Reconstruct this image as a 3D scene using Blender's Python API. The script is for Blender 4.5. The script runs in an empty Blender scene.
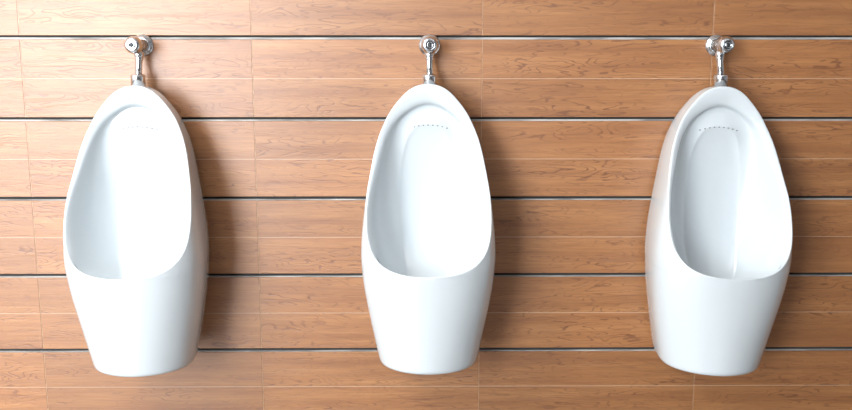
import bpy, bmesh, math
from mathutils import Vector, Matrix
S = bpy.context.scene
C = S.collection
PI = math.pi

# ------------------------------------------------------------------ helpers
def new_mat(name):
    m = bpy.data.materials.new(name); m.use_nodes = True
    nt = m.node_tree
    return m, nt, nt.nodes['Principled BSDF']

def plain(name, col, rough=.5, metal=0., coat=0.):
    m, nt, b = new_mat(name)
    b.inputs['Base Color'].default_value = (*col, 1)
    b.inputs['Roughness'].default_value = rough
    b.inputs['Metallic'].default_value = metal
    b.inputs['Coat Weight'].default_value = coat
    return m

def mesh_obj(name, bm, mats, parent=None, smooth=True, recalc=True):
    if recalc:
        bmesh.ops.recalc_face_normals(bm, faces=bm.faces[:])
    me = bpy.data.meshes.new(name); bm.to_mesh(me); bm.free()
    for m in (mats if isinstance(mats, (list, tuple)) else [mats]):
        me.materials.append(m)
    if smooth:
        for p in me.polygons: p.use_smooth = True
    o = bpy.data.objects.new(name, me); C.objects.link(o)
    if parent: o.parent = parent
    return o

def structure(name, bm, mats, smooth=False, parent=None):
    o = mesh_obj(name, bm, mats, parent, smooth)
    if not parent: o['kind'] = 'structure'
    return o

def add_box(bm, x0, x1, y0, y1, z0, z1, mat=0):
    v = [bm.verts.new((x, y, z)) for x in (x0, x1) for y in (y0, y1) for z in (z0, z1)]
    for f in ((0,1,3,2),(4,6,7,5),(0,4,5,1),(2,3,7,6),(0,2,6,4),(1,5,7,3)):
        fc = bm.faces.new([v[i] for i in f]); fc.material_index = mat

def lathe(bm, prof, origin, axis='z', n=40):
    """prof: list of (radius, distance along axis); axis 'z' up or 'y' out of the wall (towards -Y)."""
    rings = []
    for r, h in prof:
        ring = []
        cnt = 1 if r < 1e-6 else n
        for k in range(cnt):
            a = 2*PI*k/n
            if axis == 'z': p = (r*math.cos(a), r*math.sin(a), h)
            else:           p = (r*math.cos(a), -h, r*math.sin(a))
            ring.append(bm.verts.new(Vector(p)+Vector(origin)))
        rings.append(ring)
    for a, b in zip(rings, rings[1:]):
        for k in range(n):
            k2 = (k+1) % n
            if len(a) == 1 and len(b) == 1: continue
            if len(a) == 1:   bm.faces.new((a[0], b[k], b[k2]))
            elif len(b) == 1: bm.faces.new((a[k], b[0], a[k2]))
            else:             bm.faces.new((a[k], b[k], b[k2], a[k2]))

def tube(bm, pts, r, n=20):
    pts = [Vector(p) for p in pts]
    rings = []
    for i, p in enumerate(pts):
        t = (pts[min(i+1, len(pts)-1)]-pts[max(i-1, 0)]).normalized()
        u = Vector((1, 0, 0)); v = t.cross(u).normalized()
        rings.append([bm.verts.new(p+r*(math.cos(2*PI*k/n)*u+math.sin(2*PI*k/n)*v)) for k in range(n)])
    for a, b in zip(rings, rings[1:]):
        for k in range(n):
            bm.faces.new((a[k], b[k], b[(k+1) % n], a[(k+1) % n]))
    bm.faces.new(rings[0]); bm.faces.new(rings[-1])

def interp(x, pts):
    """smooth monotone (Fritsch-Carlson) interpolation through (x,y) pairs with rising x"""
    X = [p[0] for p in pts]; Y = [p[1] for p in pts]; n = len(X)
    if x <= X[0]: return Y[0]
    if x >= X[-1]: return Y[-1]
    d = [(Y[i+1]-Y[i])/(X[i+1]-X[i]) for i in range(n-1)]
    m = [d[0]]+[0 if d[i-1]*d[i] <= 0 else 2*d[i-1]*d[i]/(d[i-1]+d[i]) for i in range(1, n-1)]+[d[-1]]
    i = max(k for k in range(n-1) if X[k] <= x)
    h = X[i+1]-X[i]; t = (x-X[i])/h
    return ((2*t**3-3*t*t+1)*Y[i]+(t**3-2*t*t+t)*h*m[i]+(-2*t**3+3*t*t)*Y[i+1]+(t**3-t*t)*h*m[i+1])

# ------------------------------------------------------------------ materials
PITCH_Z, PITCH_X = 0.2127, 0.6022
ROW_Z, COL_X = 1.2465, 0.1643         # centre of the top visible open joint / a vertical joint
GAP = 0.0108

def wood_material():
    m, nt, b = new_mat('wood_look_tile')
    N, L = nt.nodes, nt.links
    def node(t, **k):
        n = N.new(t)
        for a, v in k.items(): setattr(n, a, v)
        return n
    def math_(op, a, c=None, clamp=False):
        n = node('ShaderNodeMath', operation=op); n.use_clamp = clamp
        for i, s in enumerate((a, c)):
            if s is None: continue
            if isinstance(s, (int, float)): n.inputs[i].default_value = s
            else: L.new(s, n.inputs[i])
        return n.outputs[0]
    def comb(x, y, z=0.):
        n = node('ShaderNodeCombineXYZ')
        for i, s in enumerate((x, y, z)):
            if isinstance(s, (int, float)): n.inputs[i].default_value = s
            else: L.new(s, n.inputs[i])
        return n.outputs[0]
    def noise(vec, scale, detail=4., rough=.55, dist=0.):
        n = node('ShaderNodeTexNoise'); L.new(vec, n.inputs['Vector'])
        n.inputs['Scale'].default_value = scale; n.inputs['Detail'].default_value = detail
        n.inputs['Roughness'].default_value = rough; n.inputs['Distortion'].default_value = dist
        return n.outputs['Fac']
    def ramp(fac, stops):
        n = node('ShaderNodeValToRGB'); L.new(fac, n.inputs['Fac'])
        el = n.color_ramp.elements
        el[0].position, el[0].color = stops[0][0], (*stops[0][1], 1)
        el[1].position, el[1].color = stops[-1][0], (*stops[-1][1], 1)
        for p, c in stops[1:-1]:
            e = el.new(p); e.color = (*c, 1)
        return n.outputs['Color']
    def mix(fac, a, c, blend='MIX'):
        n = node('ShaderNodeMix', data_type='RGBA', blend_type=blend)
        for i, s in ((0, fac), (6, a), (7, c)):
            if isinstance(s, (int, float)): n.inputs[i].default_value = s
            elif isinstance(s, tuple): n.inputs[i].default_value = (*s, 1)
            else: L.new(s, n.inputs[i])
        return n.outputs[2]
    tc = node('ShaderNodeTexCoord')
    sx = node('ShaderNodeSeparateXYZ'); L.new(tc.outputs['Object'], sx.inputs[0])
    X, Z = sx.outputs[0], sx.outputs[2]
    col = math_('DIVIDE', math_('SUBTRACT', X, COL_X), PITCH_X)
    row = math_('DIVIDE', math_('SUBTRACT', Z, ROW_Z), PITCH_Z)
    ci = math_('FLOOR', col); hi = math_('FLOOR', math_('MULTIPLY', row, 2.)); ri = math_('FLOOR', row)
    wn = node('ShaderNodeTexWhiteNoise', noise_dimensions='3D'); L.new(comb(ci, hi, 3.7), wn.inputs['Vector'])
    ws = node('ShaderNodeSeparateColor'); L.new(wn.outputs['Color'], ws.inputs[0])
    wt = node('ShaderNodeTexWhiteNoise', noise_dimensions='3D'); L.new(comb(ci, ri, 9.1), wt.inputs['Vector'])
    ox = math_('MULTIPLY', ws.outputs[0], 37.); oz = math_('MULTIPLY', ws.outputs[1], 23.)
    # growth rings: a slow field drawn out along the board and cut into lines
    px = math_('ADD', math_('MULTIPLY', X, 4.6), ox); pz = math_('ADD', math_('MULTIPLY', Z, 30.), oz)
    pv = comb(px, pz)
    fld = noise(pv, 1.0, 2.0, .45, .35)
    wob = noise(comb(math_('MULTIPLY', X, 22.), math_('MULTIPLY', Z, 60.), ox), 1., 3., .6)
    rings = math_('SINE', math_('ADD', math_('MULTIPLY', fld, 84.), math_('MULTIPLY', wob, 5.5)))
    lines = ramp(rings, [(.3, (0, 0, 0)), (.7, (.12,)*3), (1., (1,)*3)])
    patch = ramp(noise(comb(px, pz, 5.), .9, 2., .5), [(.40, (0, 0, 0)), (.66, (1,)*3)])
    fib = noise(comb(math_('ADD', math_('MULTIPLY', X, 9.), ox), math_('MULTIPLY', Z, 230.)), 1., 4., .65)
    fibm = ramp(fib, [(.42, (0, 0, 0)), (.75, (1,)*3)])
    streak = noise(comb(math_('ADD', math_('MULTIPLY', X, 1.7), ox), math_('MULTIPLY', Z, 34.)), 1., 3., .6)
    base = ramp(streak, [(.28, (.225, .083, .023)), (.5, (.295, .121, .037)), (.74, (.365, .164, .055))])
    f1 = mix(patch, (.14,)*3, (.85,)*3)
    f1 = mix(1., f1, lines, 'MULTIPLY')
    c1 = mix(f1, base, (.135, .045, .014))
    c2 = mix(math_('MULTIPLY', fibm, .55), c1, (.165, .060, .020))
    # tone of each tile and of each printed board
    tone = math_('ADD', math_('MULTIPLY', wt.outputs['Value'], .12), math_('MULTIPLY', ws.outputs[2], .10))
    tone = math_('ADD', tone, .89)
    c3 = mix(1., c2, comb(tone, tone, tone), 'MULTIPLY')
    # printed board joint across the middle of every tile (thin and pale)
    fr = math_('FRACT', row)
    dist = math_('ABSOLUTE', math_('SUBTRACT', fr, .5))
    seam = math_('LESS_THAN', dist, .0038)
    c4 = mix(math_('MULTIPLY', seam, .42), c3, (.62, .50, .38))
    L.new(c4, b.inputs['Base Color'])
    b.inputs['Roughness'].default_value = .45
    b.inputs['Specular IOR Level'].default_value = 1.
    bump = node('ShaderNodeBump'); bump.inputs['Strength'].default_value = .4; bump.inputs['Distance'].default_value = .0012
    hgt = math_('SUBTRACT', 1., math_('ADD', math_('MULTIPLY', fib, .6), math_('MULTIPLY', f1, .5)))
    L.new(hgt, bump.inputs['Height']); L.new(bump.outputs[0], b.inputs['Normal'])
    return m

def grout_material(name, c0, c1):
    m, nt, b = new_mat(name)
    N, L = nt.nodes, nt.links
    tc = N.new('ShaderNodeTexCoord'); mp = N.new('ShaderNodeMapping'); mp.inputs['Scale'].default_value = (7, 40, 60)
    no = N.new('ShaderNodeTexNoise'); no.inputs['Scale'].default_value = 1.; no.inputs['Detail'].default_value = 5
    cr = N.new('ShaderNodeValToRGB'); el = cr.color_ramp.elements
    el[0].position, el[0].color = .38, (*c0, 1); el[1].position, el[1].color = .62, (*c1, 1)
    L.new(tc.outputs['Object'], mp.inputs[0]); L.new(mp.outputs[0], no.inputs['Vector'])
    L.new(no.outputs['Fac'], cr.inputs[0]); L.new(cr.outputs[0], b.inputs['Base Color'])
    b.inputs['Roughness'].default_value = .85
    return m

def ceramic_material():
    m, nt, b = new_mat('white_glazed_ceramic')
    N, L = nt.nodes, nt.links
    b.inputs['Base Color'].default_value = (.53, .57, .59, 1)
    b.inputs['Roughness'].default_value = .12
    b.inputs['Coat Weight'].default_value = .3; b.inputs['Coat Roughness'].default_value = .05
    tc = N.new('ShaderNodeTexCoord'); no = N.new('ShaderNodeTexNoise'); no.inputs['Scale'].default_value = 14
    bp = N.new('ShaderNodeBump'); bp.inputs['Strength'].default_value = .05; bp.inputs['Distance'].default_value = .002
    L.new(tc.outputs['Object'], no.inputs['Vector']); L.new(no.outputs['Fac'], bp.inputs['Height'])
    L.new(bp.outputs[0], b.inputs['Normal'])
    return m

M_wood = wood_material()
M_grout = grout_material('joint_grout', (.16, .155, .15), (.42, .41, .39))
M_joint = grout_material('pale_joint_filler', (.25, .13, .065), (.38, .24, .14))
M_gap = plain('dark_open_joint', (.035, .032, .03), .8)
M_joint.node_tree.nodes['Principled BSDF'].inputs['Roughness'].default_value = .45
M_joint.node_tree.nodes['Principled BSDF'].inputs['Specular IOR Level'].default_value = 1.
M_cer = ceramic_material()
M_chrome = plain('polished_chrome', (.66, .69, .72), .06, 1.)
M_chrome2 = plain('brushed_chrome', (.45, .47, .49), .16, 1.)
M_dark = plain('dark_recess', (.02, .022, .025), .4)
M_hole = plain('flush_hole_shade', (.16, .17, .18), .6)
M_paint = plain('white_wall_paint', (.75, .75, .74), .7)
M_rear = plain('grey_wall_paint', (.30, .30, .31), .7)
M_ceil = plain('ceiling_paint', (.7, .7, .7), .8)
M_floor = plain('grey_floor_tile', (.16, .14, .13), .35)
M_frame = plain('window_frame_paint', (.75, .75, .75), .4)

# ------------------------------------------------------------------ room
X0, X1, Y1, ZC = -3.6, 3.4, -4.6, 3.2
bm = bmesh.new()
add_box(bm, X0, X1, .0115, .12, 0, ZC, 3)                           # backing grout behind the open joints
r = -8
for r in range(-8, 12):
    zlo = ROW_Z + r*PITCH_Z + GAP/2; zhi = ROW_Z + (r+1)*PITCH_Z - GAP/2
    if zhi < .02 or zlo > ZC-.02: continue
    zlo, zhi = max(zlo, .0), min(zhi, ZC)
    add_box(bm, X0, X1, .0022, .0118, zhi+.0004, zhi+(.0056 if r == -1 else .0046 if r == -2 else .0034), 1)          # pale filler along the lower half of the open joint
    for c in range(-7, 7):
        xlo = max(COL_X + c*PITCH_X, X0); xhi = min(COL_X + (c+1)*PITCH_X, X1)
        if xhi-xlo < .02: continue
        a, b_, e = xlo+.0009, xhi-.0009, .0008
        # tile with a small chamfer round its face
        fr = [bm.verts.new((x, 0, z)) for x, z in ((a+e, zlo+e), (b_-e, zlo+e), (b_-e, zhi-e), (a+e, zhi-e))]
        ed = [bm.verts.new((x, e, z)) for x, z in ((a, zlo), (b_, zlo), (b_, zhi), (a, zhi))]
        bk = [bm.verts.new((x, .012, z)) for x, z in ((a, zlo), (b_, zlo), (b_, zhi), (a, zhi))]
        bm.faces.new(fr)
        for k in range(4):
            k2 = (k+1) % 4
            bm.faces.new((fr[k], ed[k], ed[k2], fr[k2])); bm.faces.new((ed[k], bk[k], bk[k2], ed[k2]))
        bm.faces.new(bk)
        if xhi < X1-.01:
            add_box(bm, xhi-.0009, xhi+.0009, .0006, .012, zlo, zhi, 2)
structure('wall_front', bm, [M_wood, M_grout, M_joint, M_gap])

def simple(name, box, mat):
    bm = bmesh.new(); add_box(bm, *box); return structure(name, bm, mat)
simple('floor', (X0-.1, X1+.1, Y1-.1, .12, -.1, 0), M_floor)
simple('ceiling', (X0-.1, X1+.1, Y1-.1, .12, ZC, ZC+.1), M_ceil)
simple('wall_right', (X1, X1+.1, Y1, .12, 0, ZC), M_rear)
simple('wall_left', (X0-.1, X0, Y1, .12, 0, ZC), M_paint)
# back wall with its window opening
WX0, WX1, WZ0, WZ1 = -3.45, -1.45, .3, 2.75
bm = bmesh.new()
add_box(bm, X0, WX0, Y1-.1, Y1, 0, ZC); add_box(bm, WX1, X1, Y1-.1, Y1, 0, ZC)
add_box(bm, WX0, WX1, Y1-.1, Y1, 0, WZ0); add_box(bm, WX0, WX1, Y1-.1, Y1, WZ1, ZC)
structure('wall_back', bm, M_rear)
bm = bmesh.new(); t = .05
add_box(bm, WX0, WX0+t, Y1-.08, Y1-.02, WZ0, WZ1); add_box(bm, WX1-t, WX1, Y1-.08, Y1-.02, WZ0, WZ1)
add_box(bm, WX0+t, WX1-t, Y1-.08, Y1-.02, WZ0, WZ0+t); add_box(bm, WX0+t, WX1-t, Y1-.08, Y1-.02, WZ1-t, WZ1)
xm = (WX0+WX1)/2
add_box(bm, xm-.03, xm+.03, Y1-.08, Y1-.02, WZ0+t, WZ1-t)
structure('window_1', bm, M_frame)

# ------------------------------------------------------------------ urinal body
W_TAB = [(1.1302, 0), (1.1290, .0170), (1.1255, .0300), (1.1200, .0425), (1.1120, .0548), (1.0930, .0740), (1.0707, .0922), (1.0483, .1065), (1.0250, .1172),
         (1.0044, .1255), (.968, .1355), (.8966, .1480), (.8507, .1556), (.8024, .1625), (.7528, .1678), (.7009, .1703),
         (.6483, .1680), (.5951, .1615), (.5298, .1505), (.464, .1380), (.4180, .1280)][::-1]
R_TAB = [(1.1302, .115), (1.0905, .118), (1.0484, .124), (.9681, .150), (.8968, .180), (.8557, .201), (.8046, .221),
         (.7767, .232), (.7450, .2455), (.7170, .262), (.6990, .276), (.6870, .288), (.6795, .297), (.6770, .300)][::-1]
ZT, ZL, ZB = 1.1302, .6770, .4180
def Wz(z):
    return interp(z, W_TAB)
def Fz(z):
    return .300 if z >= ZL else .262+(.300-.262)*(z-ZB)/(ZL-ZB)
def shape(z):                                          # depth where the side starts to curve, and how square the front is
    t = min(max((z-ZB)/(.76-ZB), 0), 1); t = t*t*(3-2*t)
    return .14+.035*t, 2.05+.3*t
def umax(d, z):
    DS, NE = shape(z); F = Fz(z)
    if d <= DS: return .4*d/DS
    s = min(1., ((d-DS)/(F-DS))**(NE/2))
    return .4+.6*math.asin(s)/(PI/2)
def sec(z, u, ins=0.):
    DS, NE = shape(z)
    W, F = max(Wz(z)-ins, 0), Fz(z)-ins
    if u <= .4: x, d = W, DS*u/.4
    else:
        a = (u-.4)/.6*PI/2
        x = W*max(math.cos(a), 0)**(2/NE); d = DS+(F-DS)*max(math.sin(a), 0)**(2/NE)
        if u >= 1-1e-9: x, d = 0., F
    s = 1-.15*max(0, 1-d/.19)**1.6                     # the body draws in towards the wall
    q = 1-.13*max(0, 1-d/.085)**2
    zc = .78
    return Vector((x*s, -d, zc+(z-zc)*(1-.5*(1-q))))
def rim(z):
    d = interp(z, R_TAB); return sec(z, umax(d, z))

def make_urinal_mesh():
    bm = bmesh.new()
    # rows equally spaced along the rim
    zs = [ZT-(ZT-ZL)*(1-math.cos(PI*k/3000))/2 for k in range(3001)]
    P = [rim(z) for z in zs]; P[0].x = 0
    acc = [0.]
    for a, b in zip(P, P[1:]): acc.append(acc[-1]+(b-a).length)
    NR = 56; rows = []
    j = 0
    for k in range(NR+1):
        t = acc[-1]*k/NR
        while j < len(acc)-2 and acc[j+1] < t: j += 1
        f = (t-acc[j])/max(acc[j+1]-acc[j], 1e-9)
        rows.append(zs[j]+(zs[j+1]-zs[j])*min(max(f, 0), 1))
    rows[0], rows[-1] = ZT, ZL
    us = [0, .08, .16, .25, .34, .43, .52, .61, .70, .79, .87, .94, .98, 1.]
    J = len(us)-1
    grid = {}
    def row_verts(key, z, um, ins=0., share_top=False, share_mid=False):
        for j, u in enumerate(us):
            p = sec(z, u*um, ins)
            if share_top: p.x = 0
            vr = bm.verts.new(p)
            vl = vr if (share_top or (share_mid and j == J)) else bm.verts.new((-p.x, p.y, p.z))
            grid[key, 1, j] = vr; grid[key, -1, j] = vl
    for k, z in enumerate(rows):
        row_verts(k, z, umax(interp(z, R_TAB), z), 0, k == 0, k == NR)
    low = [(.655, 0), (.625, 0), (.590, 0), (.550, 0), (.510, 0), (.470, 0), (.440, 0), (.428, 0), (.4215, .0012), (.4185, .0045), (.4180, .012), (.4180, .03)]
    key = NR
    for z, ins in low:
        key += 1; row_verts(key, z, 1., ins, False, True)
    for k in range(key):
        for s in (1, -1):
            for j in range(J):
                q = [grid[k, s, j], grid[k, s, j+1], grid[k+1, s, j+1], grid[k+1, s, j]]
                q2 = []
                for v in q:
                    if v not in q2: q2.append(v)
                if len(q2) > 2: bm.faces.new(q2)
    bm.faces.new([grid[key, 1, j] for j in range(J+1)]+[grid[key, -1, j] for j in range(J-1, -1, -1)])
    # bowl, loop by loop from the rim inwards
    half = [grid[k, 1, J] for k in range(NR+1)]
    R = [v.co.copy() for v in half]
    acc = [0.]
    for a, b in zip(R, R[1:]): acc.append(acc[-1]+(b-a).length)
    g = [a/acc[-1] for a in acc]
    nrm = []
    for k in range(NR+1):
        if k == 0: nrm.append(Vector((0, 0, -1))); continue
        if k == NR: nrm.append(Vector((0, 0, 1))); continue
        t = R[k+1]-R[k-1]; n = Vector((t.z, 0, -t.x)).normalized()
        if n.x > 0: n = -n
        nrm.append(n)
    def sm(a, b, x):
        x = min(max((x-a)/(b-a), 0), 1); return x*x*(3-2*x)
    fb = [sm(.238, .292, -p.y) for p in R]
    wr = [interp(p.z, [(.66, .0080), (.80, .0080), (.8557, .010), (.8968, .0125)]) for p in R]
    inw = [(n*(1-b)+Vector((0, 1, 0))*b).normalized() for n, b in zip(nrm, fb)]
    wv = []
    for k, p in enumerate(R):                          # from the outer to the inner edge of the rim
        if p.z <= .8966: wv.append(inw[k]*wr[k]); continue
        zi = interp(p.z, [(.8966, .8966), (.968, .963), (1.0483, 1.030), (1.093, 1.064), (1.1200, 1.079), (1.1302, 1.083)])
        xi = interp(zi, [(.8966, .1355), (.963, .1175), (1.002, .1035), (1.041, .080), (1.061, .058), (1.073, .038), (1.080, .019), (1.083, 0)])
        wv.append(Vector((xi-p.x, 0, zi-p.z)))
    for _ in range(4):
        wv = [wv[k] if k in (0, NR) else (wv[k-1]+wv[k]*2+wv[k+1])/4 for k in range(NR+1)]
    dwn = [(Vector((0, 1, 0))*(1-b)+Vector((0, 0, -1))*b).normalized() for b in fb]
    D_TAB = [(.60, .165), (.66, .125), (.74, .093), (.85, .084), (.96, .092), (1.028, .103)]
    cres = []
    for k in range(NR+1):
        a = PI*g[k]
        x = .075*math.sin(a)**.62 if 0 < k < NR else 0.
        zt, zb = 1.028, .600
        z = (zt+zb)/2+(zt-zb)/2*math.cos(a)
        d = interp(z, D_TAB)
        cres.append(Vector((x, -d, z)))
    def off(i, o, h): return [R[k]+wv[k]*i+dwn[k]*h+inw[k]*o for k in range(NR+1)]
    loops = [off(.10, .0006, -.0012), off(.30, .001, -.0012), off(.75, 0, .001), off(1., 0, .004), off(1., .003, .010)]
    inner = off(1., .007, .022)
    loops.append(inner)
    for s, e in ((.24, .10), (.48, .28), (.70, .50), (.87, .74), (.965, .91), (1., 1.)):
        # side walls fall first, then turn into the back of the bowl
        loops.append([Vector((inner[k].x+(cres[k].x-inner[k].x)*e if k not in (0, NR) else 0.,
                              inner[k].y+(cres[k].y-inner[k].y)*(s**.7),
                              inner[k].z+(cres[k].z-inner[k].z)*e)) for k in range(NR+1)])
    cc = Vector((0, 0, .83))
    for s, dd in ((.955, .0018), (.87, .0038), (.6, .006), (.4, .006), (.2, .006)):
        loops.append([Vector((p.x*s, dd-interp(cc.z+(p.z-cc.z)*s, D_TAB), cc.z+(p.z-cc.z)*s)) for p in cres])
    prev = half[:]+[grid[k, -1, J] for k in range(NR-1, 0, -1)]
    for lp in loops:
        cur = [bm.verts.new((0. if k in (0, NR) else p.x, p.y, p.z)) for k, p in enumerate(lp)]
        cur += [bm.verts.new((-lp[k].x, lp[k].y, lp[k].z)) for k in range(NR-1, 0, -1)]
        n = len(cur)
        for k in range(n):
            bm.faces.new((prev[k], prev[(k+1) % n], cur[(k+1) % n], cur[k]))
        prev = cur
    bm.faces.new(prev)
    # close the back against the wall
    bk = [grid[0, 1, 0]]+[grid[k, 1, 0] for k in range(1, key+1)]+[grid[k, -1, 0] for k in range(key, 0, -1)]
    bm.faces.new(bk)
    return bm

def empty(name, loc, label, cat, group=None):
    o = bpy.data.objects.new(name, None); C.objects.link(o)
    o.empty_display_size = .1; o.location = loc
    o['label'] = label; o['category'] = cat
    if group: o['group'] = group
    return o

def copy_tree(root, loc, label):
    c = root.copy(); C.objects.link(c); c.location = loc; c['label'] = label
    for ch in list(root.children):
        d = ch.copy(); C.objects.link(d); d.parent = c
        for gch in list(ch.children):
            e = gch.copy(); C.objects.link(e); e.parent = d
    return c

XS = (-.7215, .0260, .7765)
U_LAB = ('white ceramic wall urinal at the left end of the row, on the palest wood',
         'white ceramic wall urinal between the two others, facing the viewer straight on',
         'white ceramic wall urinal at the right end of the row, on the darkest wood')
V_LAB = ('chrome flush valve above the leftmost urinal, its round knob off to the left',
         'chrome flush valve above the middle urinal, its round knob straight in front of its flange',
         'chrome flush valve above the rightmost urinal, its round knob off to the right')

UX = (-.7150, .0215, .7475)
urinal = empty('urinal', (UX[0], .002, ZB), U_LAB[0], 'urinal', 'white urinals in a row on the wood wall')
body = mesh_obj('basin', make_urinal_mesh(), M_cer, urinal)
sub = body.modifiers.new('smooth', 'SUBSURF'); sub.levels = 1; sub.render_levels = 1
bpy.context.view_layer.update()
dg = bpy.context.evaluated_depsgraph_get(); ev = body.evaluated_get(dg)
for k in range(9):                                         # row of flush holes under the top of the bowl
    x = -.048+.012*k
    z = 1.0265-3.6*x*x
    ok, p, n, _ = ev.ray_cast(Vector((x, -.6, z)), Vector((0, 1, 0)))
    if not ok: continue
    hb = bmesh.new()
    lathe(hb, [(0, .0012), (.0014, .0012), (.0018, .0008), (.0018, -.004), (0, -.004)], (0, 0, 0), 'z', 14)
    hb.transform(Matrix.Translation(p) @ n.to_track_quat('Z', 'Y').to_matrix().to_4x4() @ Matrix.Diagonal((1.3, .9, .4, 1)))
    mesh_obj('flush_hole', hb, M_hole, urinal)
for ch in urinal.children: ch.location.z = -ZB
for i in (1, 2):
    u = copy_tree(urinal, (UX[i], .002, ZB-(.006 if i == 2 else 0)), U_LAB[i])
urinal.location.z = ZB-.004
u.rotation_euler = (0, math.radians(1.1), math.radians(2.2))                # the right-hand one hangs a little askew

# ------------------------------------------------------------------ flush valve
VZ = 1.2265
valve = empty('flush_valve', (XS[0], .001, VZ), V_LAB[0], 'valve', 'chrome flush valves above the urinals')
def part(name, prof, org, axis, mat, parent, n=40):
    b = bmesh.new(); lathe(b, prof, org, axis, n); return mesh_obj(name, b, mat, parent)
part('wall_flange', [(0, 0), (.0285, 0), (.0285, .003), (.0275, .0052), (.024, .0075), (.0205, .0105), (.0195, .0125), (.0175, .0130), (.0160, .0125), (0, .0125)],
     (0, 0, 0), 'y', M_chrome, valve)
part('valve_body', [(0, .010), (.0125, .010), (.0125, .018), (.0160, .020), (.0168, .024), (.0168, .032), (.0155, .035), (.0130, .037), (.0130, .042), (.0158, .044),
                    (.0165, .047), (.0158, .050), (.0130, .052), (.0130, .060), (0, .060)], (0, 0, 0), 'y', M_chrome2, valve)
knob = part('knob', [(0, .055), (.0135, .055), (.0185, .058), (.0212, .064), (.0222, .072), (.0220, .080), (.0200, .088), (.0160, .0930), (.0125, .0950),
                     (.0110, .0945), (.0104, .0925), (0, .0925)], (0, 0, 0), 'y', M_chrome, valve)
part('knob_ring', [(0, .0915), (.0076, .0915), (.0076, .0955), (.0066, .0965), (.0056, .0955), (.0052, .0940), (0, .0940)], (0, 0, 0), 'y', M_chrome, knob)
part('button', [(0, .0935), (.0050, .0935), (.0044, .0952), (.0020, .0960), (0, .0962)], (0, 0, 0), 'y', M_dark, knob)
# outlet: ball joint under the body, pipe leaning out to the collar on the ceramic
part('ball_joint', [(0, -.008), (.0085, -.0085)] + [(.0125*math.cos(a), -.024+.0125*math.sin(a)) for a in [math.radians(d) for d in (50, 30, 10, -10, -30, -50)]]
     + [(.0080, -.0350), (0, -.0350)], (0, -.036, 0), 'z', M_chrome, valve)
pipe = part('pipe', [(0, -.030), (.0102, -.030), (.0108, -.032), (.0108, -.038), (.0092, -.040), (.0086, -.042), (.0086, -.100), (0, -.100)], (0, 0, 0), 'z', M_chrome, valve)
pipe.rotation_euler.x = math.radians(-17); pipe.location = (0, -.0275, 0)
part('collar', [(0, -.072), (.0100, -.072), (.0140, -.0735), (.0170, -.0755), (.0182, -.0770), (.0184, -.0795), (.0182, -.0820), (.0180, -.084), (.0180, -.106), (0, -.106)],
     (0, -.056, 0), 'z', M_chrome, valve)
for i in (1, 2): copy_tree(valve, (XS[i], .001, VZ), V_LAB[i])

# ------------------------------------------------------------------ light
def area(name, loc, target, sx, sy, power, col):
    l = bpy.data.lights.new(name, 'AREA'); l.shape = 'RECTANGLE'; l.size = sx; l.size_y = sy
    l.energy = power; l.color = col
    o = bpy.data.objects.new(name, l); C.objects.link(o); o.location = loc
    o.rotation_euler = (Vector(target)-Vector(loc)).to_track_quat('-Z', 'Y').to_euler()
    return o
area('window_daylight', (xm, Y1-.12, (WZ0+WZ1)/2), (xm, 0, (WZ0+WZ1)/2), 1.9, 2.35, 350, (.88, .95, 1.))
area('unseen_overhead_light', (-2.3, -2.7, ZC-.03), (-2.3, -2.7, 0), .6, .6, 72, (1., .93, .85))
area('unseen_overhead_light', (-1.7, -1.5, ZC-.03), (-1.7, -1.5, 0), 1.8, 1.2, 68, (.97, .98, 1.))  # added soft fill, lifts the bowls and the left side of the wall

area('unseen_overhead_light', (1.2, -3.0, ZC-.03), (1.2, -3.0, 0), 1.6, 1.0, 14, (.97, .98, 1.))  # added weak fill from the right to soften the ceramic shading

w = bpy.data.worlds.new('World'); S.world = w; w.use_nodes = True
w.node_tree.nodes['Background'].inputs[0].default_value = (.9, .95, 1, 1)
w.node_tree.nodes['Background'].inputs[1].default_value = .6

# ------------------------------------------------------------------ camera
cam = bpy.data.cameras.new('camera'); co = bpy.data.objects.new('camera', cam); C.objects.link(co)
cam.sensor_width = 36; cam.lens = 36*885/852; cam.clip_start = .05
co.location = (0, -2.34965, 1.20731)
co.rotation_euler = (PI/2-.170386, 0, -.00718)
S.camera = co
S.view_settings.view_transform = 'Standard'; S.view_settings.look = 'None'
S.view_settings.gamma = 1; S.view_settings.use_curve_mapping = False
S.view_settings.exposure = .12
